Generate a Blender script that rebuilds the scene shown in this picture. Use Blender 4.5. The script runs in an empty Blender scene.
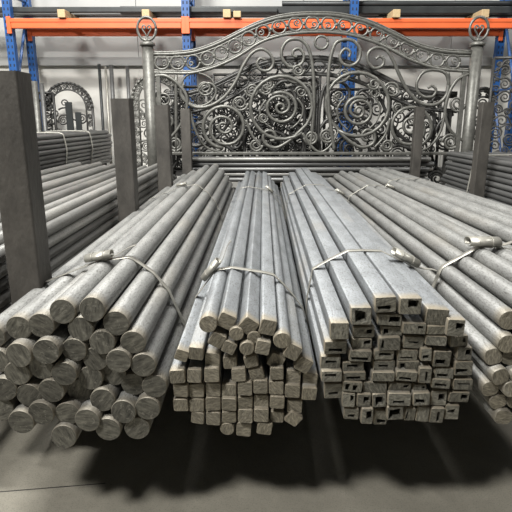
import bpy, math, random
from mathutils import Vector, Matrix
R = random.Random(7)
S = bpy.context.scene
COL = S.collection
PI = math.pi
# ------------------------------------------------------------------ camera
H = 1.05; FPX = 514.0; PITCH = math.radians(14.8)
cam = bpy.data.cameras.new('camera'); co = bpy.data.objects.new('camera', cam); COL.objects.link(co)
co.location = (0, 0, H); co.rotation_euler = (PI/2 - PITCH, 0, 0)
cam.sensor_width = 36; cam.lens = 36*FPX/512; cam.clip_start = .02
S.camera = co
def P(px, py, Y):
    x = (px-256)/FPX; y = (256-py)/FPX
    dy = math.cos(PITCH)+y*math.sin(PITCH); dz = -math.sin(PITCH)+y*math.cos(PITCH)
    t = Y/dy
    return Vector((x*t, Y, H+dz*t))
def PS(px, py, Y):                       # metres per pixel around a point of the plane y=Y
    a = P(px-.5, py, Y); b = P(px+.5, py, Y); c = P(px, py+.5, Y); d = P(px, py-.5, Y)
    return b.x-a.x, d.z-c.z
# ------------------------------------------------------------------ materials
def mat(name, base, rough=.5, metal=0., var=.25, scale=40, bump=.0, bscale=200, tip=None, streak=None, objvar=.0, spec=.5, stretch=(1,1,1), speck=0):
    m = bpy.data.materials.new(name); m.use_nodes = True
    N = m.node_tree.nodes; L = m.node_tree.links
    b = N['Principled BSDF']; b.inputs['Roughness'].default_value = rough; b.inputs['Metallic'].default_value = metal
    b.inputs['Specular IOR Level'].default_value = spec
    tc = N.new('ShaderNodeTexCoord'); mp = N.new('ShaderNodeMapping'); mp.inputs['Scale'].default_value = stretch
    L.new(tc.outputs['Object'], mp.inputs['Vector'])
    vec = mp.outputs['Vector']
    oi = N.new('ShaderNodeObjectInfo')
    add = N.new('ShaderNodeVectorMath'); add.operation = 'ADD'
    sc = N.new('ShaderNodeVectorMath'); sc.operation = 'SCALE'; sc.inputs['Scale'].default_value = 0
    cb = N.new('ShaderNodeCombineXYZ')
    mm = N.new('ShaderNodeMath'); mm.operation = 'MULTIPLY'; mm.inputs[1].default_value = 37
    L.new(oi.outputs['Random'], mm.inputs[0])
    for i in range(3): L.new(mm.outputs[0], cb.inputs[i])
    L.new(vec, add.inputs[0]); L.new(cb.outputs[0], add.inputs[1]); vec = add.outputs[0]
    nz = N.new('ShaderNodeTexNoise'); nz.inputs['Scale'].default_value = scale; nz.inputs['Detail'].default_value = 6; nz.inputs['Roughness'].default_value = .65
    L.new(vec, nz.inputs['Vector'])
    cr = N.new('ShaderNodeValToRGB'); cr.color_ramp.elements[0].position = .3; cr.color_ramp.elements[1].position = .7
    lo = [c*(1-var) for c in base]; hi = [min(1, c*(1+var)) for c in base]
    cr.color_ramp.elements[0].color = (*lo, 1); cr.color_ramp.elements[1].color = (*hi, 1)
    L.new(nz.outputs['Fac'], cr.inputs['Fac']); col = cr.outputs['Color']
    def mix(fac, a, bb, mode='MIX'):
        x = N.new('ShaderNodeMix'); x.data_type = 'RGBA'; x.blend_type = mode
        if hasattr(fac, 'links'): L.new(fac, x.inputs[0])
        else: x.inputs[0].default_value = fac
        L.new(a, x.inputs[6])
        if hasattr(bb, 'links'): L.new(bb, x.inputs[7])
        else: x.inputs[7].default_value = (*bb, 1)
        return x.outputs[2]
    if objvar:
        r = N.new('ShaderNodeMapRange'); r.inputs[3].default_value = 1-objvar; r.inputs[4].default_value = 1+objvar
        L.new(oi.outputs['Random'], r.inputs[0])
        c3 = N.new('ShaderNodeCombineXYZ')
        for i in range(3): L.new(r.outputs[0], c3.inputs[i])
        col = mix(1.0, col, c3.outputs[0], 'MULTIPLY')
    if speck:
        n2 = N.new('ShaderNodeTexNoise'); n2.inputs['Scale'].default_value = 260; n2.inputs['Detail'].default_value = 2
        L.new(vec, n2.inputs['Vector'])
        r2 = N.new('ShaderNodeMapRange'); r2.inputs[1].default_value = .52; r2.inputs[2].default_value = .68; r2.inputs[4].default_value = speck
        L.new(n2.outputs['Fac'], r2.inputs[0])
        col = mix(r2.outputs[0], col, (.085, .082, .075))
        n3 = N.new('ShaderNodeTexNoise'); n3.inputs['Scale'].default_value = 5; n3.inputs['Detail'].default_value = 5
        L.new(vec, n3.inputs['Vector'])
        r3 = N.new('ShaderNodeMapRange'); r3.inputs[1].default_value = .56; r3.inputs[2].default_value = .75; r3.inputs[4].default_value = .5
        L.new(n3.outputs['Fac'], r3.inputs[0])
        col = mix(r3.outputs[0], col, (.25, .23, .195))
    if streak:                           # saw and shear marks across a cut end
        wv = N.new('ShaderNodeTexNoise'); wv.inputs['Scale'].default_value = streak*1.6; wv.inputs['Detail'].default_value = 5; wv.inputs['Distortion'].default_value = .6
        ro = N.new('ShaderNodeVectorRotate'); ro.rotation_type = 'Y_AXIS'
        L.new(tc.outputs['Object'], ro.inputs['Vector']); L.new(mm.outputs[0], ro.inputs['Angle'])
        m2 = N.new('ShaderNodeMapping'); m2.inputs['Scale'].default_value = (1, 1, 7); L.new(ro.outputs[0], m2.inputs['Vector']); L.new(m2.outputs[0], wv.inputs['Vector'])
        rr = N.new('ShaderNodeMapRange'); rr.inputs[1].default_value = .3; rr.inputs[2].default_value = .7; rr.inputs[3].default_value = .45; rr.inputs[4].default_value = 1.85
        L.new(wv.outputs['Fac'], rr.inputs[0])
        c4 = N.new('ShaderNodeCombineXYZ')
        for i in range(3): L.new(rr.outputs[0], c4.inputs[i])
        col = mix(1.0, col, c4.outputs[0], 'MULTIPLY')
        n5 = N.new('ShaderNodeTexNoise'); n5.inputs['Scale'].default_value = 55; n5.inputs['Detail'].default_value = 3; n5.inputs['Distortion'].default_value = 2.5
        L.new(vec, n5.inputs['Vector'])
        r5 = N.new('ShaderNodeMapRange'); r5.inputs[1].default_value = .6; r5.inputs[2].default_value = .7; r5.inputs[4].default_value = .55
        L.new(n5.outputs['Fac'], r5.inputs[0])
        col = mix(r5.outputs[0], col, (.22, .21, .18))
    if tip:                              # yellowish stain near the cut end
        sp = N.new('ShaderNodeSeparateXYZ'); L.new(tc.outputs['Object'], sp.inputs[0])
        n4 = N.new('ShaderNodeMath'); n4.operation = 'MULTIPLY_ADD'; n4.inputs[1].default_value = -.05; L.new(nz.outputs['Fac'], n4.inputs[0]); L.new(sp.outputs['Y'], n4.inputs[2])
        r4 = N.new('ShaderNodeMapRange'); r4.inputs[1].default_value = -.02; r4.inputs[2].default_value = .012; r4.inputs[3].default_value = .7; r4.inputs[4].default_value = 0
        L.new(n4.outputs[0], r4.inputs[0]); col = mix(r4.outputs[0], col, tip)
    L.new(col, b.inputs['Base Color'])
    if bump:
        nb = N.new('ShaderNodeTexNoise'); nb.inputs['Scale'].default_value = bscale; nb.inputs['Detail'].default_value = 4
        L.new(vec, nb.inputs['Vector'])
        bp = N.new('ShaderNodeBump'); bp.inputs['Strength'].default_value = bump; bp.inputs['Distance'].default_value = .004
        L.new(nb.outputs['Fac'], bp.inputs['Height']); L.new(bp.outputs[0], b.inputs['Normal'])
    return m
M = {
 'bar': mat('mill_steel', (.215, .215, .205), .5, .3, .25, 22, .3, 220, tip=(.20, .175, .13), objvar=.10, stretch=(1, .35, 1), speck=.7),
 'bar_blue': mat('mill_steel_cool', (.20, .21, .217), .5, .3, .25, 22, .3, 220, tip=(.27, .225, .15), objvar=.10, stretch=(1, .35, 1), speck=.6),
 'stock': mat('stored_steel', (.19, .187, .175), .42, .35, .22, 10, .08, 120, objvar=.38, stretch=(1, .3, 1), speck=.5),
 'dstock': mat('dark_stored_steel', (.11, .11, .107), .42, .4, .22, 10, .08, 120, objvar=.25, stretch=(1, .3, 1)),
 'end': mat('sawn_end', (.073, .070, .058), .6, .25, .3, 60, .35, 130, streak=16, objvar=.25),
 'end2': mat('sheared_end', (.15, .136, .105), .6, .2, .22, 70, .5, 150, streak=38, objvar=.2),
 'end3': mat('rough_sheared_end', (.125, .12, .10), .6, .3, .3, 90, .8, 170, streak=30, objvar=.25),
 'strap': mat('strap_steel', (.30, .29, .255), .4, .4, .2, 30, .1, 90),
 'post': mat('post_steel', (.060, .055, .048), .6, .2, .4, 14, .4, 90, stretch=(1, 1, .5)),
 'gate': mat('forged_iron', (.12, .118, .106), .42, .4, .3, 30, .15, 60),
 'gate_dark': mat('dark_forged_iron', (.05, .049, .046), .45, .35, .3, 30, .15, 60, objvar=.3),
 'orange': mat('orange_paint', (.66, .12, .035), .4, 0, .08, 6, .03, 60),
 'blue': mat('blue_paint', (.012, .07, .23), .42, 0, .12, 8, .03, 60),
 'black': mat('black_load', (.022, .025, .025), .45, .2, .3, 8, .05, 60),
 'wood': mat('timber', (.42, .31, .17), .7, 0, .2, 25, .15, 60, stretch=(4, 1, 4)),
 'dark': mat('bearer_steel', (.03, .028, .026), .7, 0, .3, 12),
 'hole': mat('punched_slot', (.01, .012, .02), .8),
}
# ------------------------------------------------------------------ helpers
def tag(o, label=None, cat=None, group=None, kind=None):
    if label: o['label'] = label
    if cat: o['category'] = cat
    if group: o['group'] = group
    if kind: o['kind'] = kind
    return o
def mk(name, V, F, m, parent=None, smooth=False, sm=None):
    me = bpy.data.meshes.new(name); me.from_pydata([tuple(v) for v in V], [], F); me.update()
    me.materials.append(M[m] if isinstance(m, str) else m)
    if smooth: me.polygons.foreach_set('use_smooth', [True]*len(me.polygons))
    if sm is not None: me.polygons.foreach_set('use_smooth', sm)
    o = bpy.data.objects.new(name, me); COL.objects.link(o)
    if parent: o.parent = parent
    return o
def empty(name, loc, **k):
    o = bpy.data.objects.new(name, None); COL.objects.link(o); o.location = loc; o.empty_display_size = .1
    tag(o, **k); return o
class B:                                 # mesh collector
    def __init__(s, off=(0, 0, 0)): s.V = []; s.F = []; s.o = Vector(off)
    def add(s, V, F):
        n = len(s.V); s.V += [Vector(v)-s.o for v in V]; s.F += [tuple(i+n for i in f) for f in F]; return s
    def box(s, a, b, bev=.0):
        x0, y0, z0 = a; x1, y1, z1 = b
        if not bev:
            V = [(x, y, z) for x in (x0, x1) for y in (y0, y1) for z in (z0, z1)]
            return s.add(V, [(0, 1, 3, 2), (4, 6, 7, 5), (0, 4, 5, 1), (2, 3, 7, 6), (0, 2, 6, 4), (1, 5, 7, 3)])
        V = []; idx = {}
        for ix, (x, sx) in enumerate(((x0, 1), (x1, -1))):
            for iy, (y, sy) in enumerate(((y0, 1), (y1, -1))):
                for iz, (z, sz) in enumerate(((z0, 1), (z1, -1))):
                    for k in range(3):
                        p = [x+sx*bev, y+sy*bev, z+sz*bev]; p[k] = (x, y, z)[k]
                        idx[(ix, iy, iz, k)] = len(V); V.append(p)
        F = []
        for k in range(3):
            o1, o2 = [q for q in range(3) if q != k]
            for e in (0, 1):
                f = []
                for a1, a2 in ((0, 0), (1, 0), (1, 1), (0, 1)):
                    c = [0, 0, 0]; c[k] = e; c[o1] = a1; c[o2] = a2; f.append(idx[(*c, k)])
                F.append(tuple(f))
        for k in range(3):
            o1, o2 = [q for q in range(3) if q != k]
            for a1 in (0, 1):
                for a2 in (0, 1):
                    c = [0, 0, 0]; c[o1] = a1; c[o2] = a2; d = list(c); d[k] = 1
                    F.append((idx[(*c, o1)], idx[(*c, o2)], idx[(*d, o2)], idx[(*d, o1)]))
        for ix in (0, 1):
            for iy in (0, 1):
                for iz in (0, 1): F.append(tuple(idx[(ix, iy, iz, k)] for k in range(3)))
        return s.add(V, F)
    def tube(s, pts, r, n=7, taper=None, flat=None):
        pts = [Vector(p) for p in pts]; V = []; F = []
        t0 = (pts[1]-pts[0]).normalized()
        up = Vector((0, 1, 0)) if abs(t0.y) < .9 else Vector((1, 0, 0))
        for i, p in enumerate(pts):
            t = (pts[min(i+1, len(pts)-1)]-pts[max(i-1, 0)])
            t = t.normalized() if t.length > 1e-9 else t0
            u = up-t*up.dot(t); u.normalize(); w = t.cross(u); up = u
            rr = r if taper is None else r*taper(i/(len(pts)-1))
            for k in range(n):
                a = 2*PI*k/n; V.append(p+u*math.cos(a)*rr*(flat or 1)+w*math.sin(a)*rr)
        for i in range(len(pts)-1):
            for k in range(n):
                a = i*n+k; b = i*n+(k+1) % n; F.append((a, b, b+n, a+n))
        F.append(tuple(range(n))[::-1]); F.append(tuple(range((len(pts)-1)*n, len(pts)*n)))
        return s.add(V, F)
    def build(s, name, m, parent=None, smooth=False, **k):
        o = mk(name, s.V, s.F, m, parent, smooth)
        if parent is None: o.location = s.o
        tag(o, **k); return o
ORD = ['first', 'second', 'third', 'fourth', 'fifth', 'sixth', 'seventh', 'eighth', 'ninth', 'tenth', 'eleventh', 'twelfth', 'thirteenth', 'fourteenth', 'fifteenth', 'sixteenth', 'seventeenth', 'eighteenth', 'nineteenth', 'twentieth', 'twenty-first', 'twenty-second', 'twenty-third', 'twenty-fourth', 'twenty-fifth']
def nth(i): return ORD[min(i, len(ORD)-1)]
# ------------------------------------------------------------------ bars
def round_prof(r, n=22): return [(r*math.cos(2*PI*k/n), r*math.sin(2*PI*k/n)) for k in range(n)]
def rect_prof(w, h, rot=0, rad=.003, n=3):
    pts = []; w /= 2; h /= 2; rad = min(rad, w*.95, h*.95)
    for cx, cz, a0 in ((w-rad, h-rad, 0), (-w+rad, h-rad, 90), (-w+rad, -h+rad, 180), (w-rad, -h+rad, 270)):
        for k in range(n+1):
            a = math.radians(a0+90*k/n); pts.append((cx+rad*math.cos(a), cz+rad*math.sin(a)))
    c, s = math.cos(rot), math.sin(rot)
    return [(x*c-z*s, x*s+z*c) for x, z in pts]
def bar(name, p0, p1, prof, m, endm, smooth=True, slots=None, rot=0, skew=(0, 0)):
    p0 = Vector(p0); p1 = Vector(p1); L = (p1-p0).length; n = len(prof)
    V = []; c = 1-.0012/max(abs(prof[0][0]), .008)
    sk = lambda x, z: x*skew[0]+z*skew[1]
    for y, s in ((0, c), (.0016, 1), (L-.002, 1), (L, c)):
        for x, z in prof: V.append((x*s, y+(sk(x, z) if y < .01 else 0), z*s))
    F = []; sm = []
    for j in range(3):
        for k in range(n):
            a = j*n+k; b = j*n+(k+1) % n; F.append((a, a+n, b+n, b)); sm.append(smooth)
    F.append(tuple(range(3*n, 4*n))[::-1]); sm.append(False)
    if not slots: F.append(tuple(range(n))); sm.append(False)
    o = mk(name, V, F, m, sm=sm)
    d = (p1-p0).normalized(); x = d.cross(Vector((0, 0, 1))).normalized(); z = x.cross(d)
    o.matrix_world = Matrix.Translation(p0) @ Matrix((x, d, z)).transposed().to_4x4()
    # cut end as a part
    if endm:
        V = []; F = []
        if not slots:
            for x_, z_ in prof: V.append((x_*c*.995, -.0006+sk(x_, z_), z_*c*.995))
            F.append(tuple(range(n)))
        else:                            # face split into a grid with some cells sunk deep into the bar
            w, h, xs, zs, deep = slots
            cr, sr = math.cos(rot), math.sin(rot); idx = {}
            def vv(i, j, y):
                key = (i, j, y); inner = 0 < i < len(xs)-1 and 0 < j < len(zs)-1
                if key not in idx:
                    g = random.Random(i*31+j*17+int(w*1e5)); jx_, jz_ = (g.uniform(-.09, .09), g.uniform(-.16, .16)) if inner else (0, 0)
                    X = (xs[i]+jx_)*w/2*c; Z = (zs[j]+jz_)*h/2*c
                    idx[key] = len(V); V.append((X*cr-Z*sr, y+(sk(X, Z) if y < .003 else 0), X*sr+Z*cr))
                return idx[key]
            nx, nz = len(xs)-1, len(zs)-1
            for i in range(nx):
                for j in range(nz):
                    y = .03 if (i, j) in deep else -.0005
                    F.append((vv(i, j, y), vv(i+1, j, y), vv(i+1, j+1, y), vv(i, j+1, y)))
                    if (i, j) in deep:
                        for (a, b_, nb) in (((i, j), (i+1, j), (i, j-1)), ((i+1, j), (i+1, j+1), (i+1, j)), ((i+1, j+1), (i, j+1), (i, j+1)), ((i, j+1), (i, j), (i-1, j))):
                            if nb not in deep: F.append((vv(*a, -.0005), vv(*b_, -.0005), vv(*b_, .03), vv(*a, .03)))
        mk('sawn_end', V, F, endm, o)
    return o
VD = (P(263, 122, 10)-P(263, 122, 0.0001)).normalized() if False else Vector((.0136, 1, -.0035))
def far_of(p, ctr, s, Yf, dirv):
    k = Yf-p.y
    q = Vector((ctr[0]+(p.x-ctr[0])*s, 0, ctr[1]+(p.z-ctr[1])*s))
    return Vector((q.x+dirv[0]*k, Yf, q.z+dirv[1]*k))
def relax(pts, rad, it=60, keep=.25):
    src = [Vector(p) for p in pts]; q = [Vector(p) for p in pts]
    for _ in range(it):
        for i in range(len(q)):
            for j in range(i):
                d = q[i]-q[j]; m = rad[i]+rad[j]; l = math.hypot(d.x, d.z)
                if l < m and l > 1e-6:
                    e = (m-l)*.5/l; q[i].x += d.x*e; q[i].z += d.z*e; q[j].x -= d.x*e; q[j].z -= d.z*e
        for i in range(len(q)): pass
    return q
def name_rows(items, pitch, what, where, limit=16):
    """rows from top down, left to right inside each row"""
    it = sorted(items, key=lambda a: -a[1].z); rows = []
    for o, p in it:
        if rows and rows[-1][0]-p.z < pitch: rows[-1][1].append((o, p))
        else: rows.append([p.z, [(o, p)]])
    for i, (_, row) in enumerate(rows):
        row.sort(key=lambda a: a[1].x)
        for j, (o, p) in enumerate(row):
            rn = 'top row' if i == 0 else 'bottom row' if i == len(rows)-1 else nth(i)+' row down'
            o['label'] = f'{what(o)} {where}, {rn}, {nth(j)} from left'
def hull(pts):
    pts = sorted(set((round(x, 5), round(z, 5)) for x, z in pts))
    def half(ps):
        h = []
        for p in ps:
            while len(h) > 1 and (h[-1][0]-h[-2][0])*(p[1]-h[-2][1])-(h[-1][1]-h[-2][1])*(p[0]-h[-2][0]) <= 0: h.pop()
            h.append(p)
        return h
    a = half(pts); b = half(pts[::-1]); return a[:-1]+b[:-1]
def section(bars, Y):
    pts = []
    for p0, p1, prof in bars:
        t = (Y-p0.y)/(p1.y-p0.y); c = p0.lerp(p1, t)
        pts += [(c.x+x, c.z+z) for x, z in prof]
    return pts
def strap(bars, Y, w, label, seal_dir, lean=0, thick=.0014, tail=True, mname='strap', group=None, sealk=1.0, wire=False):
    h = hull(section(bars, Y)); cx = sum(p[0] for p in h)/len(h); cz = sum(p[1] for p in h)/len(h)
    # densify, sag slightly between contact points, offset outwards
    pts = []
    n = len(h)
    for i in range(n):
        a, b = h[i], h[(i+1) % n]; l = math.hypot(b[0]-a[0], b[1]-a[1]); k = max(1, int(l/.012))
        for j in range(k):
            t = j/k; x = a[0]+(b[0]-a[0])*t; z = a[1]+(b[1]-a[1])*t
            nx, nz = (b[1]-a[1])/max(l, 1e-6), -(b[0]-a[0])/max(l, 1e-6)
            pts.append((x+nx*.0012, z+nz*.0012))
    ox, oz = cx, cz
    def y_at(x, z): return Y+lean*(x-cx)
    V = []; F = []; N = len(pts)
    bb = B((cx, Y, cz))
    if wire:
        ring = [(x, y_at(x, z), z) for x, z in pts]; ring.append(ring[0])
        bb.tube(ring, w/2, 6)
    else:
        for i, (x, z) in enumerate(pts):
            a = pts[i-1]; b = pts[(i+1) % N]; tx, tz = b[0]-a[0], b[1]-a[1]; l = math.hypot(tx, tz) or 1
            nx, nz = tz/l, -tx/l
            y = y_at(x, z)
            for dy, dn in ((-w/2, 0), (w/2, 0), (w/2, thick), (-w/2, thick)): V.append((x+nx*dn, y+dy, z+nz*dn))
        for i in range(N):
            j = (i+1) % N
            for k in range(4):
                l2 = (k+1) % 4; F.append((i*4+k, i*4+l2, j*4+l2, j*4+k))
        bb.add(V, F)
    o = bb.build('steel_strap', mname, None, True, label=label, cat='strap', group=group)
    # seal and loose tail at the hull point lying in direction seal_dir
    if seal_dir is not None:
        sd = (math.cos(seal_dir), math.sin(seal_dir))
        i = max(range(N), key=lambda i: (pts[i][0]-cx)*sd[0]+(pts[i][1]-cz)*sd[1])
        a = pts[i-1]; b = pts[(i+1) % N]; tx, tz = b[0]-a[0], b[1]-a[1]; l = math.hypot(tx, tz); tx /= l; tz /= l; nx, nz = tz, -tx
        c = Vector((pts[i][0], y_at(*pts[i]), pts[i][1])); T = Vector((tx, lean*tx, tz)); Nn = Vector((nx, 0, nz)); Yv = Vector((0, 1, 0))
        q = B((cx, Y, cz)); ww = w*.72*sealk; hh = w*.38*sealk; ln = w*2.4*sealk
        prof = [(ww*math.cos(t), hh+hh*math.sin(t)) for t in [math.radians(-60+300*k/12) for k in range(13)]]
        V = []; F = []
        for s_ in (-ln/2, ln/2):
            for y_, n_ in prof: V.append(c+T*s_+Yv*y_+Nn*(n_+.002))
            for y_, n_ in prof: V.append(c+T*s_+Yv*y_*.86+Nn*(hh+(n_-hh)*.8+.002))
        m_ = 13
        for k in range(m_-1):
            F.append((k, k+1, 2*m_+k+1, 2*m_+k)); F.append((m_+k+1, m_+k, 3*m_+k, 3*m_+k+1))
            F.append((k, m_+k, m_+k+1, k+1)); F.append((2*m_+k, 2*m_+k+1, 3*m_+k+1, 3*m_+k))
        F += [(0, 2*m_, 3*m_, m_), (m_-1, 2*m_-1, 4*m_-1, 3*m_-1)]
        q.add(V, F)
        for s_ in (-.22, .22):                         # crimps
            ring = [c+T*(ln*s_)+Yv*y_*1.04+Nn*(n_*1.03+.002) for y_, n_ in prof]
            q.tube(ring, w*.05, 5)
        q.build('strap_seal', mname, o, True, label='crimped folded metal seal')
        if tail:
            V = []; F = []; path = []
            for k in range(16):
                t = k/15; s_ = ln*.4+t*w*2.4*sealk
                path.append(c-T*s_+Nn*(.003+w*.9*math.sin(t*2.2)*t)+Yv*(t*t*w*.9))
            for k, p in enumerate(path):
                for yy, nn in ((-w*.4, 0), (w*.4, 0), (w*.4, thick), (-w*.4, thick)): V.append(p+Yv*yy+Nn*nn)
            for k in range(15):
                for e in range(4):
                    f = (e+1) % 4; F.append((k*4+e, k*4+f, k*4+4+f, k*4+4+e))
            F += [(0, 1, 2, 3), (60, 61, 62, 63)]
            B((cx, Y, cz)).add(V, F).build('strap_tail', mname, o, False)
    return o
YN, YF = 1.10, 4.20
def bearer(x0, x1, y, ztop, label):
    b = B(((x0+x1)/2, y, 0)); h = ztop
    b.box((x0, y-.05, h-.012), (x1, y+.05, h)).box((x0, y-.05, 0), (x1, y+.05, .012)).box((x0, y-.006, .012), (x1, y+.006, h-.012))
    return b.build('bearer_beam', 'dark', label=label, cat='beam', group='low bearer beams under the steel')
def bottom(bars, Y): return min(z for x, z in section(bars, Y))
# ---- bundle 1: round bars
B1 = [(20,331.7),(42,326.4),(62.6,313),(92,309.5),(115,324.6),(132,343.6),(143,365.4),(153.6,387.6),(147,407.6),(137,428.4),
(80,330),(102,343),(117.4,362.3),(130.4,386.5),(121.3,408.3),(106.5,427),(20.4,356.3),(47,351.4),(77,354),(95,362.6),(108,376),
(104,395),(84.4,414.3),(62.6,432),(65,374),(86.5,379.5),(75.6,394),(52.7,392.5),(49,412.5),(24.6,419),(30.6,394),(17.6,376),
(5.3,389),(0,361),(2,409),(-7,338),(-16,392),(40,370),(60,412)]
pro = {(84.4,414.3):-.045,(62.6,432):-.03,(47,351.4):-.05,(20.4,356.3):-.04,(117.4,362.3):-.02,(92,309.5):-.01,(106.5,427):-.03,(49,412.5):-.02,(65,374):-.03,(52.7,392.5):-.01,
       (80,330):.01,(108,376):.05,(130.4,386.5):.05,(75.6,394):.05,(95,362.6):.02,(86.5,379.5):.02,(20,331.7):.02,(2,409):.03,(0,361):.04,(-7,338):.06,(40,372):.05,(24.6,419):-.02,(121.3,408.3):-.02}
pts = []
for k in B1: pts.append(P(k[0], k[1], YN+pro.get(k, R.uniform(-.01, .02))*.45))
rad = [(13.5 if k[1] < 335 or k[0] < 60 else 13.0)*PS(k[0], k[1], YN)[0] for k in B1]
pts = relax(pts, [r*.95 for r in rad], 3); rad = [r*.975 for r in rad]
ctr = (sum(p.x for p in pts)/len(pts), sum(p.z for p in pts)/len(pts))
bars1 = []; it = []
for p, r in zip(pts, rad):
    q = far_of(p, ctr, 1.0, YF+R.uniform(-.06, .05), (VD.x, VD.z+.018)); pr = round_prof(r, 28)
    o = bar('round_bar', p, q, pr, 'bar', 'end', skew=(R.uniform(-.06, .06), R.uniform(-.06, .06))); tag(o, cat='steel bar', group='round bars in the left strapped bundle')
    bars1.append((p, q, pr)); it.append((o, p))
name_rows(it, .03, lambda o: 'round grey steel bar', 'in left bundle')
def straps(bars, spec, where, seals, sk=1.0):
    for (Y, nm), sd in zip(spec, seals):
        strap(bars, Y, .023 if Y < 2 else .02, f'bright steel strap round {where}, {nm}', sd, lean=R.uniform(-.05, .05), sealk=sk if Y < 2 else 1.2)
straps(bars1, [(1.42, 'nearest the cut ends'), (2.95, 'the farther one')], 'the left bundle of round bars', [math.radians(101), math.radians(100)], 1.35)
# ---- bundle 2: square bars
B2 = [(145,133,'r',58,0),(200,125,'s',56,25),(266,140,'s',56,38),(325,143,'s',54,14),(368,183,'r',58,0),(400,218,'s',52,30),(433,257,'s',52,32),
(172,183,'s',50,32),(230,163,'r',48,0),(208,205,'s',44,25),(262,207,'r',48,0),(310,205,'s',48,12),(283,174,'r',44,0),(65,228,'s',44,20),(108,222,'s',50,4),(158,240,'s',50,2),(211,250,'s',46,-3),
(350,245,'s',50,28),(274,247,'s',44,-14),(291,284,'s',44,-14),(237,287,'s',44,-3),(352,283,'s',42,0),(52,292,'s',47,-3),(103,290,'s',44,2),(156,287,'s',47,0),(402,293,'s',45,3),(452,300,'s',46,3),
(62,334,'s',46,0),(110,334,'s',46,0),(160,331,'s',46,-1),(208,335,'s',45,1),(256,328,'s',45,0),(303,323,'s',44,0),(350,326,'s',46,0),(399,336,'s',47,2),(450,344,'s',46,4),
(62,378,'s',46,-1),(110,378,'s',46,2),(160,374,'s',46,0),(208,376,'s',46,0),(257,371,'s',46,0),(305,367,'s',46,0),(353,370,'s',45,2),(406,382,'s',46,2),
(113,416,'s',40,5),(160,418,'s',44,1),(208,414,'s',44,0),(257,411,'s',46,0),(305,409,'s',46,1),(352,413,'s',42,2),(402,420,'s',44,35),(202,450,'r',46,0),(252,451,'s',46,4),(315,448,'s',46,8)]
items = []
for x, y, kd, s, a in B2:
    px, py = 160+.332*x, 280+.332*y; Y = YN+.02+R.uniform(-.012, .012)+(-.02 if y < 230 else 0)
    sx, sz = PS(px, py, Y); items.append((P(px, py, Y), kd, s*.332*sx*(.97 if a == 0 or y > 260 else .9), a))
ctr = (P(246, 370, YN).x, P(246, 400, YN).z); bars2 = []; it = []; names = {}
for p, kd, s, a in items:
    q = far_of(p, ctr, .99, YF+R.uniform(-.05, .05), (VD.x, VD.z+.016))
    if kd == 'r': pr = round_prof(s/2*.97, 20); nm = 'round_bar'
    else: pr = rect_prof(s, s, math.radians(-a), s*.12); nm = 'square_bar'
    o = bar(nm, p, q, pr, 'bar_blue', 'end2', smooth=True, skew=(R.uniform(-.12, .12), R.uniform(-.15, .1)))
    names[o.name] = nm; tag(o, cat='steel bar', group='square bars in the middle strapped bundle'); bars2.append((p, q, pr)); it.append((o, p))
name_rows(it, .022, lambda o: ('round' if names[o.name] == 'round_bar' else 'square')+' steel bar with sawn end', 'in middle bundle')
straps(bars2, [(1.46, 'nearest the cut ends'), (3.2, 'the farther one')], 'the middle bundle of square bars', [math.radians(140), math.radians(60)], 1.3)
# ---- bundle 3: rectangular bars
B3 = [(75,155,48,45),(130,117,53,45),(192,88,55,42),(255,92,56,45),(322,120,58,45),(370,147,45,45),(65,197,58,36),(52,235,52,32),
(137,158,55,29),(132,187,52,26),(202,127,62,28),(208,155,54,24),(265,149,60,28),(320,153,48,24),(202,188,56,34),(263,184,52,32),(320,180,54,24),(378,181,48,28),
(128,219,58,29),(188,216,52,24),(248,216,52,28),(295,215,28,34),(335,226,46,42),(392,212,38,34),(110,246,55,24),(188,244,56,27),(250,243,56,25),(340,262,50,26),(390,250,48,36),
(55,270,54,27),(113,270,58,22),(186,271,58,24),(245,270,54,26),(292,268,32,42),(60,307,48,42),(108,297,50,28),(165,299,60,28),(228,299,58,27),(278,301,34,22),(332,289,48,24),(388,291,50,26),
(98,330,33,36),(137,331,36,34),(176,331,36,34),(227,329,60,30),(283,328,44,32),(327,325,40,38),(378,323,52,28),
(105,365,38,32),(145,371,30,42),(180,374,34,42),(216,363,42,34),(254,366,28,38),(286,366,32,40),(322,369,36,42),(360,361,36,38)]
ctr = (P(400, 370, YN).x, P(400, 400, YN).z); bars3 = []; it = []
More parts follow.
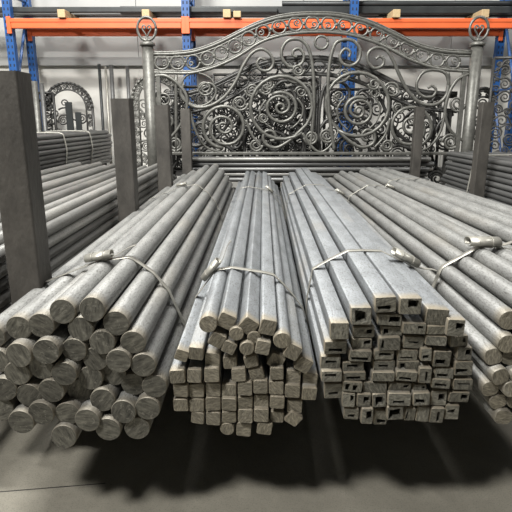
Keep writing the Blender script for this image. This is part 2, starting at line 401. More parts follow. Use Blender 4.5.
for n_, (x, y, w, h) in enumerate(B3):
    px, py = 310+.3945*x, 270+.3945*y; Y = YN+R.uniform(-.008, .016)+(-.02 if n_ < 6 else 0)
    sx, sz = PS(px, py, Y); p = P(px, py, Y); W = w*.3945*sx*.97; Hh = h*.3945*sz*.96
    q = far_of(p, ctr, 1.0, YF+R.uniform(-.05, .05), (VD.x+.002, VD.z+.006)); a = math.radians(R.uniform(-3, 3)); pr = rect_prof(W, Hh, a, .0028)
    t = R.random(); slots = None
    if n_ == 0: t = .99
    if n_ in (2, 6, 7): t = .1
    if t < .4:      # one long slot
        z0 = R.choice((-.78, -.7, -.6, -.1)); slots = (W, Hh, [-1, -.74+R.uniform(-.05, .2), .68+R.uniform(-.35, .1), 1], [-1, z0, z0+.42+R.uniform(0, .3), 1], {(1, 1)})
    elif t < .62:   # two upright slots
        slots = (W, Hh, [-1, -.75, -.42+R.uniform(-.1, .1), .02, .30+R.uniform(0, .3), 1], [-1, -.72, .62, 1], R.choice(({(1, 1), (3, 1)}, {(1, 1)}, {(3, 1)}, {(1, 1), (3, 1), (2, 1)})))
    elif t < .8:    # corner bite
        slots = (W, Hh, [-1, R.uniform(-.2, .5), .82, 1], [-1, R.uniform(-.4, .1), .7, 1], {(1, 1)})
    if slots:
        jx = [v if k in (0, len(slots[2])-1) else v+R.uniform(-.08, .08) for k, v in enumerate(slots[2])]; slots = (slots[0], slots[1], jx, slots[3], slots[4])
    o = bar('flat_bar', p, q, pr, 'bar_blue', 'end3', smooth=True, slots=slots, rot=a, skew=(R.uniform(-.08, .08), R.uniform(-.2, .1)))
    tag(o, cat='steel bar', group='rectangular bars in the third strapped bundle'); bars3.append((p, q, pr)); it.append((o, p))
    o['w'] = 0; del o['w']; names[o.name] = bool(slots)
name_rows(it, .019, lambda o: 'flat bar, notched end,' if names[o.name] else 'flat bar, solid end,', 'in third bundle from left')
straps(bars3, [(1.5, 'nearest the cut ends'), (3.1, 'the farther one')], 'the bundle of flat bars', [math.radians(62), math.radians(60)], 1.5)
# ---- bundle 4: round bars at the right edge; bundle 5 beyond it
def pack(px0, py0, cols, rows, r, Y=YN):
    p0 = P(px0, py0, Y); out = []
    for j in range(rows):
        for i in range(cols):
            out.append(Vector((p0.x+i*2*r*1.02+(j % 2)*r, Y+R.uniform(-.015, .015), p0.z-j*r*1.78)))
    return out
B4 = [(512,322,10.5),(507.5,345,10.2),(496,359,8.8),(501,374,8.8),(493,388,8.6),(499,402,8.4),(503.5,417,8.2),(512,361,8.4),(511,388,8),(517,372,8.2),(516,402,8),(522,415,8),
(530,334,10),(527,352,9.5),(535,309,11),(558,302,11),(582,300,11),(606,306,11),(550,326,10),(572,322,10),(592,324,10),(549,346,10),(570,343,10),(590,345,10),(545,366,10),(566,366,10),(535,388,9),(554,388,9),(575,388,9),(612,328,10),(612,350,10),(588,366,10),(540,410,9),(560,410,9)]
pts = []; rad = []
for x, y, r in B4:
    Y = YN+R.uniform(-.015, .02); p = P(x, y, Y); pts.append(p); rad.append(r*PS(x, y, Y)[0]*.99)
pts = relax(pts, rad, 40); ctr = (P(540, 340, YN).x, P(540, 340, YN).z); bars4 = []; it = []
for p, r in zip(pts, rad):
    q = far_of(p, ctr, .985, YF+R.uniform(-.05, .05), (VD.x-.010, VD.z-.003)); pr = round_prof(r, 22) if r > .022 else rect_prof(2*r, 2*r, R.uniform(-.5, .5), r*.7, 4)
    o = bar('round_bar', p, q, pr, 'bar', 'end2', skew=(R.uniform(-.1, .1), R.uniform(-.15, .1))); tag(o, cat='steel bar', group='round bars in the bundle at the right edge'); bars4.append((p, q, pr)); it.append((o, p))
name_rows(it, .03, lambda o: 'grey steel bar', 'in fourth bundle, cut by right edge')
straps(bars4, [(1.52, 'nearest the cut ends'), (3.15, 'the farther one')], 'the fourth bundle of round bars', [math.radians(88), math.radians(70)], 1.7)
pts = []; r = .026
for j, (x0, n) in enumerate(((652, 5), (637, 6), (622, 7), (637, 6), (652, 5))):
    p0 = P(x0, 296, YN)
    for i in range(n): pts.append(Vector((p0.x+i*2*r*1.16, YN+R.uniform(-.02, .02), p0.z-j*r*1.76+.012*(i % 2))))
ctr = (sum(p.x for p in pts)/len(pts), pts[0].z); bars5 = []; it = []
for p in pts:
    q = far_of(p, ctr, .93, YF+R.uniform(-.05, .05), (VD.x-.028, VD.z-.003)); pr = round_prof(r, 20)
    o = bar('round_bar', p, q, pr, 'bar', 'end'); tag(o, cat='steel bar', group='round bars in the far right strapped bundle'); bars5.append((p, q, pr)); it.append((o, p))
name_rows(it, .03, lambda o: 'long grey round bar', 'in rightmost strapped bundle')
straps(bars5, [(3.3, 'near its far end')], 'the rightmost strapped bundle of round bars', [None])
for nm, bs in (('left bundle of round bars', bars1), ('middle bundle of square bars', bars2), ('bundle of flat bars', bars3), ('fourth bundle of bars', bars4), ('rightmost strapped bundle', bars5)):
    for Y, w in ((2.05, 'near'), (3.75, 'far')):
        sec = section(bs, Y); x0 = min(x for x, z in sec); x1 = max(x for x, z in sec)
        bearer(x0-.0, x1+.0, Y, bottom(bs, Y), f'dark {w} bearer beam on the floor under the {nm}')
# ---- stock stacks at the sides
def stack(rowsfn, y0, y1, m, where, cat='steel bar', group=None, nm='round_bar'):
    out = []; it = []
    for X, Z, r in rowsfn:
        p = Vector((X, y0+R.uniform(-.05, .05), Z)); q = Vector((X+R.uniform(-.002, .002), y1+R.uniform(-.08, .08), Z+R.uniform(-.003, .003)))
        pr = round_prof(r, 14); o = bar(nm, p, q, pr, m, 'end'); tag(o, cat=cat, group=group); out.append((p, q, pr)); it.append((o, p))
    name_rows(it, .02, lambda o: 'long steel rod', where); return out
rows = []
r = .0235
for i in range(17): rows.append((-.757-i*.0535+R.uniform(-.002, .002), .665+(.016 if i % 3 == 1 else -.004 if i else 0)+R.uniform(-.004, .004)+.0015*i, r))
for i in range(16): rows.append((-.785-i*.0535, .612+.0015*i, .0195))
for k in range(1, 9): rows.append((-.752+R.uniform(-.004, .006), .665-k*.0415, .0203))
for k in range(2, 9): rows.append((-.796+R.uniform(-.003, .003), .663-k*.0415, .0200))
for k in range(1, 9, 7): rows += [(-.84-i*.12, .665-k*.042, .0203) for i in range(7)]
ls = stack(rows, 1.30, 4.30, 'stock', 'in the low left rack pile', group='rods in the left rack pile')
rows = []
for k in range(9): rows.append((-1.50+.012*abs(3-k)*-.4, .93-k*.034, .0165))
for i in range(1, 12): rows.append((-1.50-i*.034, .935+R.uniform(-.003, .003), .0165))
for k in range(9): rows.append((-1.534, .913-k*.034, .0165))
# below the pile, a block of further rods keeps it standing
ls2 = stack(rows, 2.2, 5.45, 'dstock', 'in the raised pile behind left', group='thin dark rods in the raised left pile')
for Y, nm in ((2.2+1.9, 'nearer'), (4.75, 'farther')):
    strap(ls2, Y, .012, f'pale {nm} wire tie round the raised left rod pile', math.radians(75) if nm == 'farther' else None, lean=.06, wire=True, tail=False)
rows = []
for k in range(8): rows.append((1.55-.012*(7-k)*-.35, .785-k*.036, .0175))
for i in range(1, 20): rows.append((1.575+i*.0365, .785+R.uniform(-.003, .004), .0175))
for k in range(8): rows.append((1.60, .768-k*.036, .0175))
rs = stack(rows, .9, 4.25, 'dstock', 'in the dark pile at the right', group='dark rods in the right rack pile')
strap(rs, 3.75, .012, 'pale wire tie round the dark rod pile at right', None, lean=.08, wire=True)
for bs, nm, ys in ((ls, 'low left rack pile', (2.0, 3.1, 4.05)), (rs, 'dark right rack pile', (2.0, 3.8)), (ls2, 'raised left rod pile', (4.75,))):
    for n_, Y in enumerate(ys):
        sec = section(bs, Y); bearer(min(x for x, z in sec)+.01, max(x for x, z in sec), Y, bottom(bs, Y), f'dark bearer beam on the floor, {nth(n_)} under the {nm}')
# ---- tubes lying crosswise behind the bundle ends
k = 0
for j in range(5):
    for i in range(3):
        z = .722-j*.043; y = 4.50+i*.047+(j % 2)*.02; r = .0195
        p = Vector((-.62+R.uniform(-.03, .02), y, z)); q = Vector((1.50+R.uniform(-.03, .05), y, z+R.uniform(-.004, .004)))
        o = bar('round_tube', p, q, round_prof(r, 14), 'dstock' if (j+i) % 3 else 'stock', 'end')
        tag(o, f'dark tube lying crosswise behind the bundles, {nth(j)} layer down, {nth(i)} from front', 'steel tube', 'tubes lying crosswise under the scroll gate'); k += 1
for x, nm in ((-.3, 'left'), (.5, 'middle'), (1.2, 'right')):
    b = B((x, 4.55, 0)).box((x-.04, 4.47, 0), (x+.04, 4.64, .722-4*.043-.0195), .004)
    b.build('support_block', 'dark', label=f'dark {nm} support block under the crosswise tubes', cat='support')
# ------------------------------------------------------------------ rack posts
ZP = .30
def post(xc, y, ztop, label, w=.09):
    t = empty('rack_post', (xc, y, ZP), label=label, cat='post', group='upright steel posts of the bar rack')
    b = B((xc, y, ZP)); h = w/2; th = .006
    out = rect_prof(w, w, 0, .006, 3); inn = rect_prof(w-2*th, w-2*th, 0, .003, 3); n = len(out)
    V = []; F = []
    for z, pr in ((ZP+.01, out), (ztop, out), (ztop, inn), (ZP+.01, inn)):
        for x_, y_ in pr: V.append((xc+x_, y+y_, z))
    for j in range(4):
        for k in range(n):
            a = j*n+k; c = j*n+(k+1) % n; a2 = ((j+1) % 4)*n+k; c2 = ((j+1) % 4)*n+(k+1) % n; F.append((a, c, c2, a2))
    b.add(V, F); b.build('shaft', 'post', t)
    B((xc, y, ZP)).box((xc-w*.5, y-w*.7, ZP), (xc+w*.5, y+w*.7, ZP+.01), .002).build('base_plate', 'post', t)
post(-.655, 1.43, 1.172, 'large dark square steel post nearest the camera at left edge')
post(-.649, 2.60, 1.15, 'second dark square post from the left, between rod pile and left bundle')
post(-.612, 3.50, 1.145, 'third dark square post from left, beside round gate post')
post(-.577, 4.38, 1.14, 'fourth and farthest left dark post, in front of scrollwork', .08)
post(1.462, 3.40, 1.16, 'large dark square post at right, in front of gate post', .075)
post(1.335, 4.36, 1.155, 'smaller dark square post right of centre before the scroll gate', .072)
for xc, y0, y1, ys, nm in ((-.64, 1.36, 4.46, (2.3, 4.2), 'left'), (1.41, 1.9, 4.44, (2.4, 4.2), 'right')):
    b = B((xc, y0, 0)); b.box((xc-(.06 if xc < 0 else .11), y0, ZP-.09), (xc+(.08 if xc < 0 else .085), y1, ZP), .004)
    o = b.build('rail_beam', 'post', label=f'dark lengthwise rail carrying the {nm} row of posts', cat='rail')
    for y in ys: B((xc, y0, 0)).box((xc-.05, y-.05, 0), (xc+.05, y+.05, ZP-.09), .003).build('leg', 'post', o)
# ------------------------------------------------------------------ ornamental gate
def spiral(cx, cy, r0, r1, turns, a0, d=1, n=None):
    n = n or max(14, int(abs(turns)*22)); out = []
    for i in range(n+1):
        t = i/n; r = r0+(r1-r0)*t; a = a0+d*2*PI*turns*t; out.append((cx+r*math.cos(a), cy+r*math.sin(a)))
    return out
def smooth(pts, n=8):
    out = []
    for i in range(len(pts)-1):
        p0 = pts[max(i-1, 0)]; p1 = pts[i]; p2 = pts[i+1]; p3 = pts[min(i+2, len(pts)-1)]
        for k in range(n):
            t = k/n
            out.append(tuple(.5*((2*p1[c])+(-p0[c]+p2[c])*t+(2*p0[c]-5*p1[c]+4*p2[c]-p3[c])*t*t+(-p0[c]+3*p1[c]-3*p2[c]+p3[c])*t**3) for c in (0, 1)))
    out.append(pts[-1]); return out
TOP = [(152,54),(172,54),(190,52.5),(205,48.5),(220,42.5),(235,35),(250,27.5),(265,21.5),(280,17.5),(298,15),(316,14.5),(334,15),(350,17.5),(366,21.5),(382,28),(398,36),(412,43),(426,48),(440,51),(455,52.5),(472,53)]
LOW = [(152,72.5),(172,73),(190,73),(205,70),(220,65),(239.5,55.5),(259,43),(278.6,36),(298,33),(317,32),(333,32.5),(349,34.5),(368.6,40),(388,48),(407.6,58.5),(429,66.5),(448.6,70),(472,71.5)]
RINGS = [(162,62.5),(177.5,62.5),(193,62),(207.5,58.5),(221,53),(235,46),(248.5,38.5),(263,32),(279,27),(295.5,24.2),(312,23.3),(328.5,23.8),(345,25.5),(361,29.2),(377,34.8),(392,41.5),(407,48.8),(422,55.5),(437,60),(453,62)]
def spir2(cx, cy, r0, ri, a0, d):
    A = spiral(cx, cy, r0, r0*.9, .9, a0, d); a = a0+d*2*PI*.9
    Bb = spiral(cx, cy, r0*.9, ri, .6, a, d); a += d*2*PI*.6
    return A+Bb[1:]+spiral(cx, cy, ri, ri*.3, 1.1, a, d)[1:]
SCR = [  # (points, radius px)
 (spiral(282,107,32.5,30,1.0,.9,1)+smooth([(300,131),(290,140),(277,147.5),(267,145),(263,138),(266,131.5),(272,131),(275.5,135.5),(274,140),(270,140.5)],6), 1.9),
 (spir2(281,107.5,15.5,6,-2.2,1), 1.8),
 (spiral(357,104,32.5,31,1.0,2.2,-1)+smooth([(338,130),(348,140),(360,147),(371,145),(375,138),(372,131),(366,130),(362,135),(364,140),(368,140)],6), 1.9),
 (spir2(358.5,111,14,6.5,-1,-1), 1.8),
 (spir2(224,126.5,21.5,9.5,1.6,1), 1.9), (spir2(411,127,21,9,1.6,-1), 1.9),
 (smooth([(197,92),(203,84),(212,84),(216,92),(211,101),(200,106),(188,102),(181,90),(185,77),(198,73),(211,79),(216,90)],6)+[], 1.3),
 (smooth([(184,84),(181,93),(186,102),(198,107.5),(213,104.5),(226,95),(236,81),(243,66),(252,53),(262,49),(270,54),(273.5,63),(269,70),(261,70),(257,64),(260,58.5),(265,60)],8), 1.9),
 (smooth([(449,85),(446,96),(438,103.5),(428,105),(419,102),(408,91),(400,76),(393,60),(386,50),(377,47.5),(369,52),(368,61),(374,68),(382,66),(384,60),(380,56.5),(376,59)],8), 1.9),
 (smooth([(449,85),(446,74),(436,70),(424,72),(417,82),(418,92),(425,97),(433,96),(436,90),(432,86),(428,88)],8), 1.7),
 (smooth([(310,150),(313,120),(314,95),(313,70),(309,50),(301,40),(289,40),(282,49),(283,60),(291,67),(301,64),(304,56),(300,49),(294,50),(293,55),(297,57)],8), 1.9),
 (smooth([(334,150),(330,120),(328,95),(329,68),(334,46),(342,40),(353,41),(360,50),(358,61),(350,66),(342,63),(340,55),(345,49),(350,52),(349,57)],8), 1.9),
 (spiral(321.5,42.5,6.5,6.5,1.0,0), 1.5), (spiral(326.8,135.5,7.5,2,2,0,1), 1.4), (spiral(311,137.5,7,2,2,PI,-1), 1.4), (spiral(256,145,6.5,2,1.8,0,1), 1.3), (spiral(387,145,6,2,1.8,PI,-1), 1.3),
 (smooth([(468,74),(457,80),(449,93),(445,112),(450,130),(466,143)],8), 1.9), (smooth([(445,112),(440,132),(428,148),(412,152)],8), 1.5), (spiral(450.5,142.5,8.5,2,2.2,PI,1), 1.5),
 (smooth([(155,76),(166,76),(178,84),(187,98),(184,118),(172,136),(158,144)],8), 1.9), (smooth([(190,112),(196,132),(206,147),(222,152)],8), 1.5), (spiral(175,144,7.5,2,2.2,0,1), 1.5),
 (spiral(240,103,8,2,2,0,1), 1.2), (spiral(252,90,7,2,2,PI,-1), 1.2), (spiral(205,88,8,2,1.8,0,1), 1.2), (spiral(164,100,9,2,2,0,1), 1.3), (spiral(166,122,8,2,2,PI,1), 1.2),
 (spiral(457,104,8,2,2,0,1), 1.3), (smooth([(176,75),(176,110),(176,152)],3), 1.8), (smooth([(448,72),(449,80),(446,95)],3), 1.7),
 (smooth([(246,120),(252,135),(262,148)],6), 1.5), (smooth([(390,118),(385,135),(374,148)],6), 1.5), (smooth([(302,133),(311,146),(320,152),(330,146),(338,132)],6), 1.5),
 (smooth([(266,100),(260,110),(263,121),(272,128)],5), 1.1), (smooth([(297,98),(303,108),(300,120),(292,128)],5), 1.1), (spiral(263,118,5,1.5,1.8,0,1), 1.0), (spiral(301,92,6,1.5,1.8,PI,1), 1.0), (spiral(266,89,6,1.5,1.8,PI,-1), 1.0),
 (smooth([(342,100),(337,110),(340,122),(348,130)],5), 1.1), (smooth([(374,96),(380,108),(377,120),(369,129)],5), 1.1), (spiral(339,96,6,1.5,1.8,0,1), 1.0), (spiral(375,93,6,1.5,1.8,PI,1), 1.0),
 (smooth([(284,75),(292,82),(308,84),(313,92)],5), 1.2), (smooth([(352,72),(346,80),(334,84),(328,92)],5), 1.2), (spiral(392,90,8,2,2,PI,1), 1.2), (spiral(398,108,6,2,1.8,0,1), 1.1),
 (spiral(298,70,6,2,1.8,0,1), 1.1), (spiral(344,74,6,2,1.8,PI,-1), 1.1), (spiral(268,84,6,2,1.6,0,1), 1.1), (spiral(374,84,6,2,1.6,PI,-1), 1.1),
]
def gate(Y, dx, dz, m, label, posts=True, sx=1.0):
    base = P(312, 153, Y0 := 4.66)
    o = empty('ornamental_gate', (base.x+dx, Y, 0), label=label, cat='gate')
    org = Vector((base.x, 0, 0))
    def W(p, dy=0):
        v = P(p[0], p[1], Y0); return Vector(((v.x-base.x)*sx, dy, v.z+dz))
    k = PS(312, 90, Y0)[0]
    def sweep(b, pts, r, dy=0, n=7, **kw): b.tube([W(p, dy) for p in pts], r*k, n, **kw)
    b = B(); sweep(b, smooth(TOP, 4), 2.1); sweep(b, [(x, y+3.2) for x, y in smooth(TOP, 4)], 1.1); sweep(b, [(x, y-2.0) for x, y in smooth(TOP, 4)], .9, dy=-.012)
    b.build('top_rail', m, o, True)
    b = B(); sweep(b, smooth(LOW, 4), 1.6); sweep(b, [(x, y-2.2) for x, y in smooth(LOW, 4)], .8); b.build('lower_arched_rail', m, o, True)
    b = B(); c0 = W((152, 153.5)); c1 = W((472, 153.5)); b.box((c0.x, -.018, c0.z-.012), (c1.x, .018, c0.z+.014), .004); b.build('bottom_rail', m, o)
    for i, (x, y) in enumerate(RINGS):
        b = B(); sweep(b, spiral(x, y, 6.9, 6.9, 1, 0, 1, 26), 1.25, n=6)
        a = i*1.3; sweep(b, spiral(x+math.cos(a)*2.2, y+math.sin(a)*2.2, 3.4, .8, 1.2, a+2, 1 if i % 2 else -1), .75, n=5)
        if i < len(RINGS)-1:
            x2, y2 = RINGS[i+1]; mx, my = (x+x2)/2, (y+y2)/2; sweep(b, [(mx-1.5, my-.2), (mx+1.5, my+.2)], 1.5, n=8)
        b.build('rail_ring', m, o, True)
    for pts, r in SCR:
        b = B(); tp = (lambda t: 1-.25*t); sweep(b, pts, r*1.03, dy=R.uniform(-.006, .006), taper=tp)
        v = W(pts[-1]); b.build('scroll', m, o, True)
    for x in (158, 464.5):
        q0 = W((x, 72)); q1 = W((x, 153))
        if not posts: q1.z = 0
        B().box((q0.x-.018, -.018, q1.z), (q0.x+.018, .018, q0.z), .003).build('frame_upright', m, o)
    if posts:
        for x in (147.5, 477.3):
            q = W((x, 46)); b = B(); rr = .050
            b.tube([(q.x, 0, 0), (q.x, 0, q.z)], rr, 20); b.build('gate_post', m, o, True)
            b = B(); b.tube([(q.x, 0, q.z), (q.x, 0, q.z+.012), (q.x, 0, q.z+.026), (q.x, 0, q.z+.036)], rr*1.3, 20, taper=lambda t: 1.0 if t < .5 else .95 if t < .9 else .4)
            b.tube([(q.x, 0, q.z+.03), (q.x, 0, q.z+.07)], .012, 8, taper=lambda t: 1.6-1.0*t); b.build('post_cap', m, o, True)
            b = B(); c = Vector((q.x, 0, q.z+.145))
            ring = []
            for j in range(33):
                a = 2*PI*j/32; s_ = .085*(1.0-.12*math.sin(a)); ring.append(c+Vector((.078*math.cos(a), 0, .092*math.sin(a)-.01)))
            b.tube(ring, .0115, 8)
            for sg in (-1, 1):
                pp = [Vector((sg*x_, 0, z_))+c for x_, z_ in smooth([(0, -.09), (.012, -.05), (.034, -.018), (.036, .008), (.018, .016), (.008, .0), (.018, -.012)], 5)]
                b.tube(pp, .007, 6)
            b.build('ring_finial', m, o, True)
    return o
gate(4.66, 0, 0, 'gate', 'large arched wrought iron scroll gate standing behind the bar bundles')
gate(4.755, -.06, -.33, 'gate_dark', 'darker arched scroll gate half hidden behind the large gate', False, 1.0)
# ---- further scroll panels behind
def scroll_panel(x, y, z0, w, h, lean, label, seed, arch=False, m='gate_dark', n=46, rz=0, rmin=.018, rmax=.07, bar_r=.0085, fill=True):
    rr = random.Random(seed); o = empty('scroll_panel', (x, y, z0), label=label, cat='scroll panel', group=None)
    o.rotation_euler = (-lean, 0, rz)
    b = B()
    if arch:
        hs = h-w/2
        out = [(-w/2, 0), (-w/2, hs)]+[(-w/2*math.cos(a), hs+w/2*math.sin(a)) for a in [PI*k/18 for k in range(1, 18)]]+[(w/2, hs), (w/2, 0)]
    else: out = [(-w/2, 0), (-w/2, h), (w/2, h), (w/2, 0), (-w/2, 0)]
    for i in range(len(out)-1):
        b.tube([(out[i][0], 0, out[i][1]), (out[i+1][0], 0, out[i+1][1])], bar_r*1.7, 6)
    if arch:
        b.tube([(-w/2, 0, .0), (w/2, 0, 0)], bar_r*1.7, 6)
        k_ = .74; q = [(p[0]*k_, 0, p[1] if i in (0, len(out)-1) else (hs+(p[1]-hs)*k_)) for i, p in enumerate(out)]
        b.tube(q, bar_r*1.1, 6)
    b.build('frame', m, o, True)
    cs = []
    def inside(cx, cz, r):
        if abs(cx)+r > w/2-.01 or cz-r < .01: return False
        if arch and cz > hs: return math.hypot(cx, cz-hs)+r < w/2-.01
        return cz+r < h-.01
    if arch:
        nr = 13; rg = w*.055
        for k in range(nr+1):
            a = PI*k/nr; cs.append((-w*.435*math.cos(a), hs+w*.435*math.sin(a), rg, 1))
        for k in range(int(hs/(rg*3))):
            for s_ in (-1, 1): cs.append((s_*w*.435, hs-(k+1)*rg*2.9, rg, 1))
    tries = 0; tgt = n+len(cs)
    while len(cs) < tgt and tries < 6000:
        tries += 1; t = tries/6000; r = rmax*(1-t)+rmin*t; r *= rr.uniform(.75, 1)
        cx = rr.uniform(-w/2, w/2); cz = rr.uniform(0, h)
        if arch and math.hypot(cx, max(0, cz-hs)) > w*.35: continue
        if inside(cx, cz, r) and all(math.hypot(cx-a, cz-c) > (r+e)*.97 for a, c, e, _ in cs): cs.append((cx, cz, r, 0))
    for cx, cz, r, _ in cs:
        a0 = rr.uniform(0, 6.28); d = rr.choice((-1, 1)); b = B(); pp = spiral(cx, cz, r, r*.12, rr.choice((1.5, 1.9, 2.3)), a0, d, 26)
        # tail leaving the scroll
        tl = [(cx+r*1.0*math.cos(a0)-d*-math.sin(a0)*r*t*1.3+math.cos(a0)*r*t*t*.5, cz+r*math.sin(a0)-d*math.cos(a0)*r*t*1.3+math.sin(a0)*r*t*t*.5) for t in (1, .66, .33)]
        pp = [p for p in tl if abs(p[0]) < w/2 and 0 < p[1] < h]+pp
        b.tube([(p[0], rr.uniform(-.002, .002), p[1]) for p in pp], bar_r*(.75+r*5), 5, taper=lambda t: 1.1-.5*t)
        b.build('scroll', m, o, True)
    return o
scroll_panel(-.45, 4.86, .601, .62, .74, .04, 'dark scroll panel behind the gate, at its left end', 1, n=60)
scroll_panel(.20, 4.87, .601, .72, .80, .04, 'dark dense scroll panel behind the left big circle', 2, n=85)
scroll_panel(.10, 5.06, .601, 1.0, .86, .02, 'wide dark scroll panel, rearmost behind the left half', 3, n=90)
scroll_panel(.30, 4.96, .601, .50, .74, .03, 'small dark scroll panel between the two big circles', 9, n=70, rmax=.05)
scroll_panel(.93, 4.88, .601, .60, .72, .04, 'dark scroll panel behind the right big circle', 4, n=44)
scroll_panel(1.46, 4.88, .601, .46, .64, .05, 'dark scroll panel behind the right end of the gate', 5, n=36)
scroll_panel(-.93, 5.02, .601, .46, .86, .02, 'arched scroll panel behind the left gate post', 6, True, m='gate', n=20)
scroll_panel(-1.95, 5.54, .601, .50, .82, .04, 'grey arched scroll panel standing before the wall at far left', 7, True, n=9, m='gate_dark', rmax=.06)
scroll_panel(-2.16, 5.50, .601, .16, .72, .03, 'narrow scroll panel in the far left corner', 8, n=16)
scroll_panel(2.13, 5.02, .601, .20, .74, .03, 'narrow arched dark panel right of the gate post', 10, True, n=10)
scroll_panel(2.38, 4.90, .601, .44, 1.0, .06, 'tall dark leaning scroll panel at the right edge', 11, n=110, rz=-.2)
for x, w_, h_, nm in ((-1.93, .07, .30, 'taller'), (-1.84, .06, .20, 'shorter')):
    B((x, 5.52, .6)).box((x-w_/2, 5.505, .601), (x+w_/2, 5.525, .93+h_), .003).build('flat_plate', 'black', label=f'{nm} dark flat plate standing before the far left arched panel', cat='steel plate')
for x, y, h, r, c, nm in ((-1.66, 5.72, 1.62, .016, 'black', 'thin black upright rod'), (-1.60, 5.74, 1.60, .014, 'strap', 'thin bright upright rod'), (-1.53, 5.70, 1.61, .022, 'dstock', 'thick grey upright tube'), (-1.36, 5.70, 1.60, .02, 'dstock', 'lone grey upright tube nearest the gate'), (-2.19, 5.30, 1.42, .03, 'gate', 'thick short upright tube'), (-2.12, 5.30, 1.40, .022, 'dstock', 'slim short upright tube')):
    b = B((x, y, 0)); b.tube([(x, y, 0), (x+.01, y+.02, h)], r, 12); b.build('upright_tube', c, smooth=True, label=nm+' standing before the back wall, left of the gate', cat='steel tube')
# stub platform under the panels behind the gate
b = B((.6, 5.0, 0)).box((-1.2, 4.80, .55), (2.75, 5.16, .60), .004)
plat = b.build('storage_shelf', 'dark', label='dark low shelf behind the gate carrying the scroll panels', cat='shelf')
for x in (-1.1, .2, 1.5, 2.65): B((.6, 5.0, 0)).box((x-.03, 4.85, 0), (x+.03, 5.10, .55)).build('leg', 'dark', plat)
b = B((-2.2, 5.65, 0)).box((-2.26, 5.36, .0), (-1.62, 5.60, .6), .004)
b.build('storage_crate', 'dark', label='dark low box under the far left scroll panels', cat='box')
# ------------------------------------------------------------------ pallet rack
XS = [-2.33, -.66, .92, 2.52]
YA, YB = 5.25, 5.70; ZB = 1.925
rack = empty('pallet_rack', (.1, YA, 0), label='blue and orange pallet rack along the back wall', cat='pallet rack')
O = (.1, YA, 0)
for x in XS:
    for y in (YA, YB):
        b = B(O); w = .036
        b.box((x-w, y-.03, 0), (x+w, y-.026, 3.2)).box((x-w, y-.026, 0), (x-w+.004, y+.035, 3.2)).box((x+w-.004, y-.026, 0), (x+w, y+.035, 3.2))
        nb = len(b.F)
        for k in range(44):
            z = .5+k*.055
            for s_ in (-1, 1): b.add([(x+s_*.018-.007, y-.0305, z), (x+s_*.018+.007, y-.0305, z), (x+s_*.018+.005, y-.0305, z+.026), (x+s_*.018-.005, y-.0305, z+.026)], [(0, 1, 2, 3)])
        u = b.build('upright', 'blue', rack); u.data.materials.append(M['hole'])
        for f in u.data.polygons[nb:]: f.material_index = 1
    for z in (.5, 1.35, 2.2):
        b = B(O); b.tube([(x, YA+.03, z), (x, YB-.03, z)], .014, 6); b.build('brace', 'blue', rack)
        b = B(O); b.tube([(x, YA+.03, z+.02), (x, YB-.03, z+.75)], .014, 6); b.build('brace', 'blue', rack)
for i in range(3):
    for y, nm in ((YA-.036, 'front'), (YB-.036, 'rear')):
        x0, x1 = XS[i], XS[i+1]
        b = B(O); b.box((x0+.038, y-.02, ZB-.044), (x1-.038, y+.02, ZB+.044), .006)
        b.box((x0+.038, y-.026, ZB+.012), (x1-.038, y-.02, ZB+.038))
        o = b.build('shelf_beam', 'orange', rack)
        for xx in (x0+.018, x1-.018):
            c = B(O); c.box((xx-.02, y-.022, ZB-.09), (xx+.02, y-.002, ZB+.06), .003); c.build('beam_connector', 'orange', o)
zz = ZB+.044
for x, nm in ((-1.80, 'first from left'), (-1.02, 'second, behind the left ring finial'), (-.27, 'third, above the left half of the gate'), (1.30, 'fourth, above the right half of the gate'), (2.12, 'last, behind the right ring finial')):
    B((x, 5.6, zz)).box((x-.035, 5.16, zz), (x+.035, 5.80, zz+.07), .004).build('timber_bearer', 'wood', label=f'pale timber block on the orange beams, {nm}', cat='timber')
B((-.17, 5.2, zz)).box((-.21, 5.15, zz), (-.14, 5.235, zz+.055), .004).build('timber_offcut', 'wood', label='small timber offcut on the orange beam beside a bearer', cat='timber')
zz += .07
for n_, (y, r_, x0, x1, mm_) in enumerate(((5.32, .024, -2.9, .2, 'black'), (5.385, .032, -1.3, 3.0, 'black'), (5.455, .03, -2.8, 1.2, 'dstock'), (5.54, .036, -2.9, 2.9, 'black'))):
    o = bar('rectangular_tube', (x0, y, zz+r_), (x1, y, zz+r_), rect_prof(2*r_, 2*r_, 0, .006), mm_, None, smooth=False)
    tag(o, f'long dark tube on the timber bearers above the beams, {nth(n_)} from front', 'steel tube', 'tubes stored on the pallet rack')
for n_, (y, x0, x1) in enumerate(((5.39, .25, 3.1), (5.53, .3, 2.9))):
    r_ = .026; o = bar('round_tube', (x0, y, zz+.066+r_), (x1, y, zz+.066+r_), round_prof(r_, 12), 'dstock' if n_ else 'black', None); tag(o, f'round dark tube on top of the rack load at right, {nth(n_)} from the front', 'steel tube')
# ------------------------------------------------------------------ setting
def wallmat():
    m = mat('painted_wall', (.62, .605, .56), .85, 0, .06, 1.5, .05, 60)
    return m
M['wall'] = wallmat()
M['floor'] = mat('concrete_floor', (.25, .235, .195), .33, 0, .16, 3.5, .9, 24, speck=.4)
tag(B().add([(-7, -3, 0), (8, -3, 0), (8, 5.97, 0), (-7, 5.97, 0)], [(0, 1, 2, 3)]).build('floor', 'floor'), kind='structure')
b = B()
xj = [-7, -4.6, -2.9, -1.27, .5, 2.1, 3.9, 8]
for i in range(len(xj)-1): b.box((xj[i]+.003, 5.95, 0), (xj[i+1]-.003, 6.1, 4.2))
b.box((-7, 5.958, 0), (8, 6.12, 4.2))
tag(b.build('wall_back', 'wall'), kind='structure')
M['upper_wall'] = mat('grey_upper_wall', (.40, .40, .385), .8, 0, .07, 1.2, .05, 60)  # upper part of the back wall, a darker grey than below
b = B()
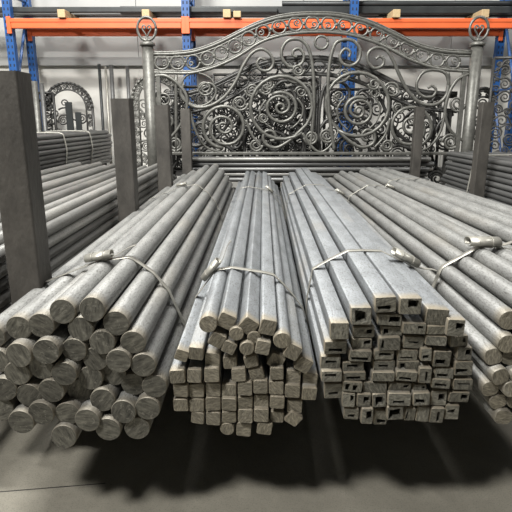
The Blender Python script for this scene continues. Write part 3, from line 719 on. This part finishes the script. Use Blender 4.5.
for i in range(len(xj)-1): b.box((xj[i]+.003, 5.925, 1.64), (xj[i+1]-.003, 5.95, 4.2))
tag(b.build('trim_2', 'upper_wall'), kind='structure')
M['wall_strip'] = mat('grey_wall_strip', (.30, .30, .29), .8, 0, .07, 1.2)  # still darker grey strip along the lower edge of the upper wall
tag(B().box((-7, 5.90, 1.62), (8, 5.95, 1.71), .003).build('trim_3', 'wall_strip'), kind='structure')
# floor joint lines
tag(B().add([(-1.6, 1.17, .0006), (-.45, 1.31, .0006), (-.45, 1.314, .0006), (-1.6, 1.174, .0006)], [(0, 1, 2, 3)]).build('trim_1', 'dark'), kind='structure')
# ------------------------------------------------------------------ light
w = bpy.data.worlds.new('hall'); S.world = w; w.use_nodes = True
bg = w.node_tree.nodes['Background']; bg.inputs[0].default_value = (.93, .96, 1, 1); bg.inputs[1].default_value = .05
def area(name, loc, size, sy, power, col=(1, 1, 1), tgt=None):
    l = bpy.data.lights.new(name, 'AREA'); l.shape = 'RECTANGLE'; l.size = size; l.size_y = sy; l.energy = power; l.color = col
    o = bpy.data.objects.new(name, l); COL.objects.link(o); o.location = loc
    d = (Vector(tgt) if tgt else Vector((loc[0], loc[1], 0)))-Vector(loc); o.rotation_euler = d.to_track_quat('-Z', 'Y').to_euler(); return o
area('ceiling_lamp_front', (-2.2, -1.3, 4.8), .7, .5, 330, (1, .98, .94), (-.2, 1.6, 0))
area('ceiling_lamp_hall', (-1.3, .9, 4.7), 1.2, .2, 330, (1, .99, .96), (.3, 4.6, 1.2))
area('ceiling_lamp_middle', (-.9, 3.4, 5.0), 1.6, .8, 200, (1, .99, .96))
area('ceiling_lamp_left', (-3.8, 2.4, 4.6), 1.0, .3, 130, (1, .99, .96), (-1.6, 4.2, 0))
area('ceiling_lamp_right', (3.8, 2.4, 4.8), 1.0, .3, 110, (1, .99, .96), (1.2, 3.4, 0))
vs = S.view_settings; S.view_settings.view_transform = 'Standard'; vs.look = 'None'; vs.exposure = 0; vs.gamma = 1; vs.use_curve_mapping = False
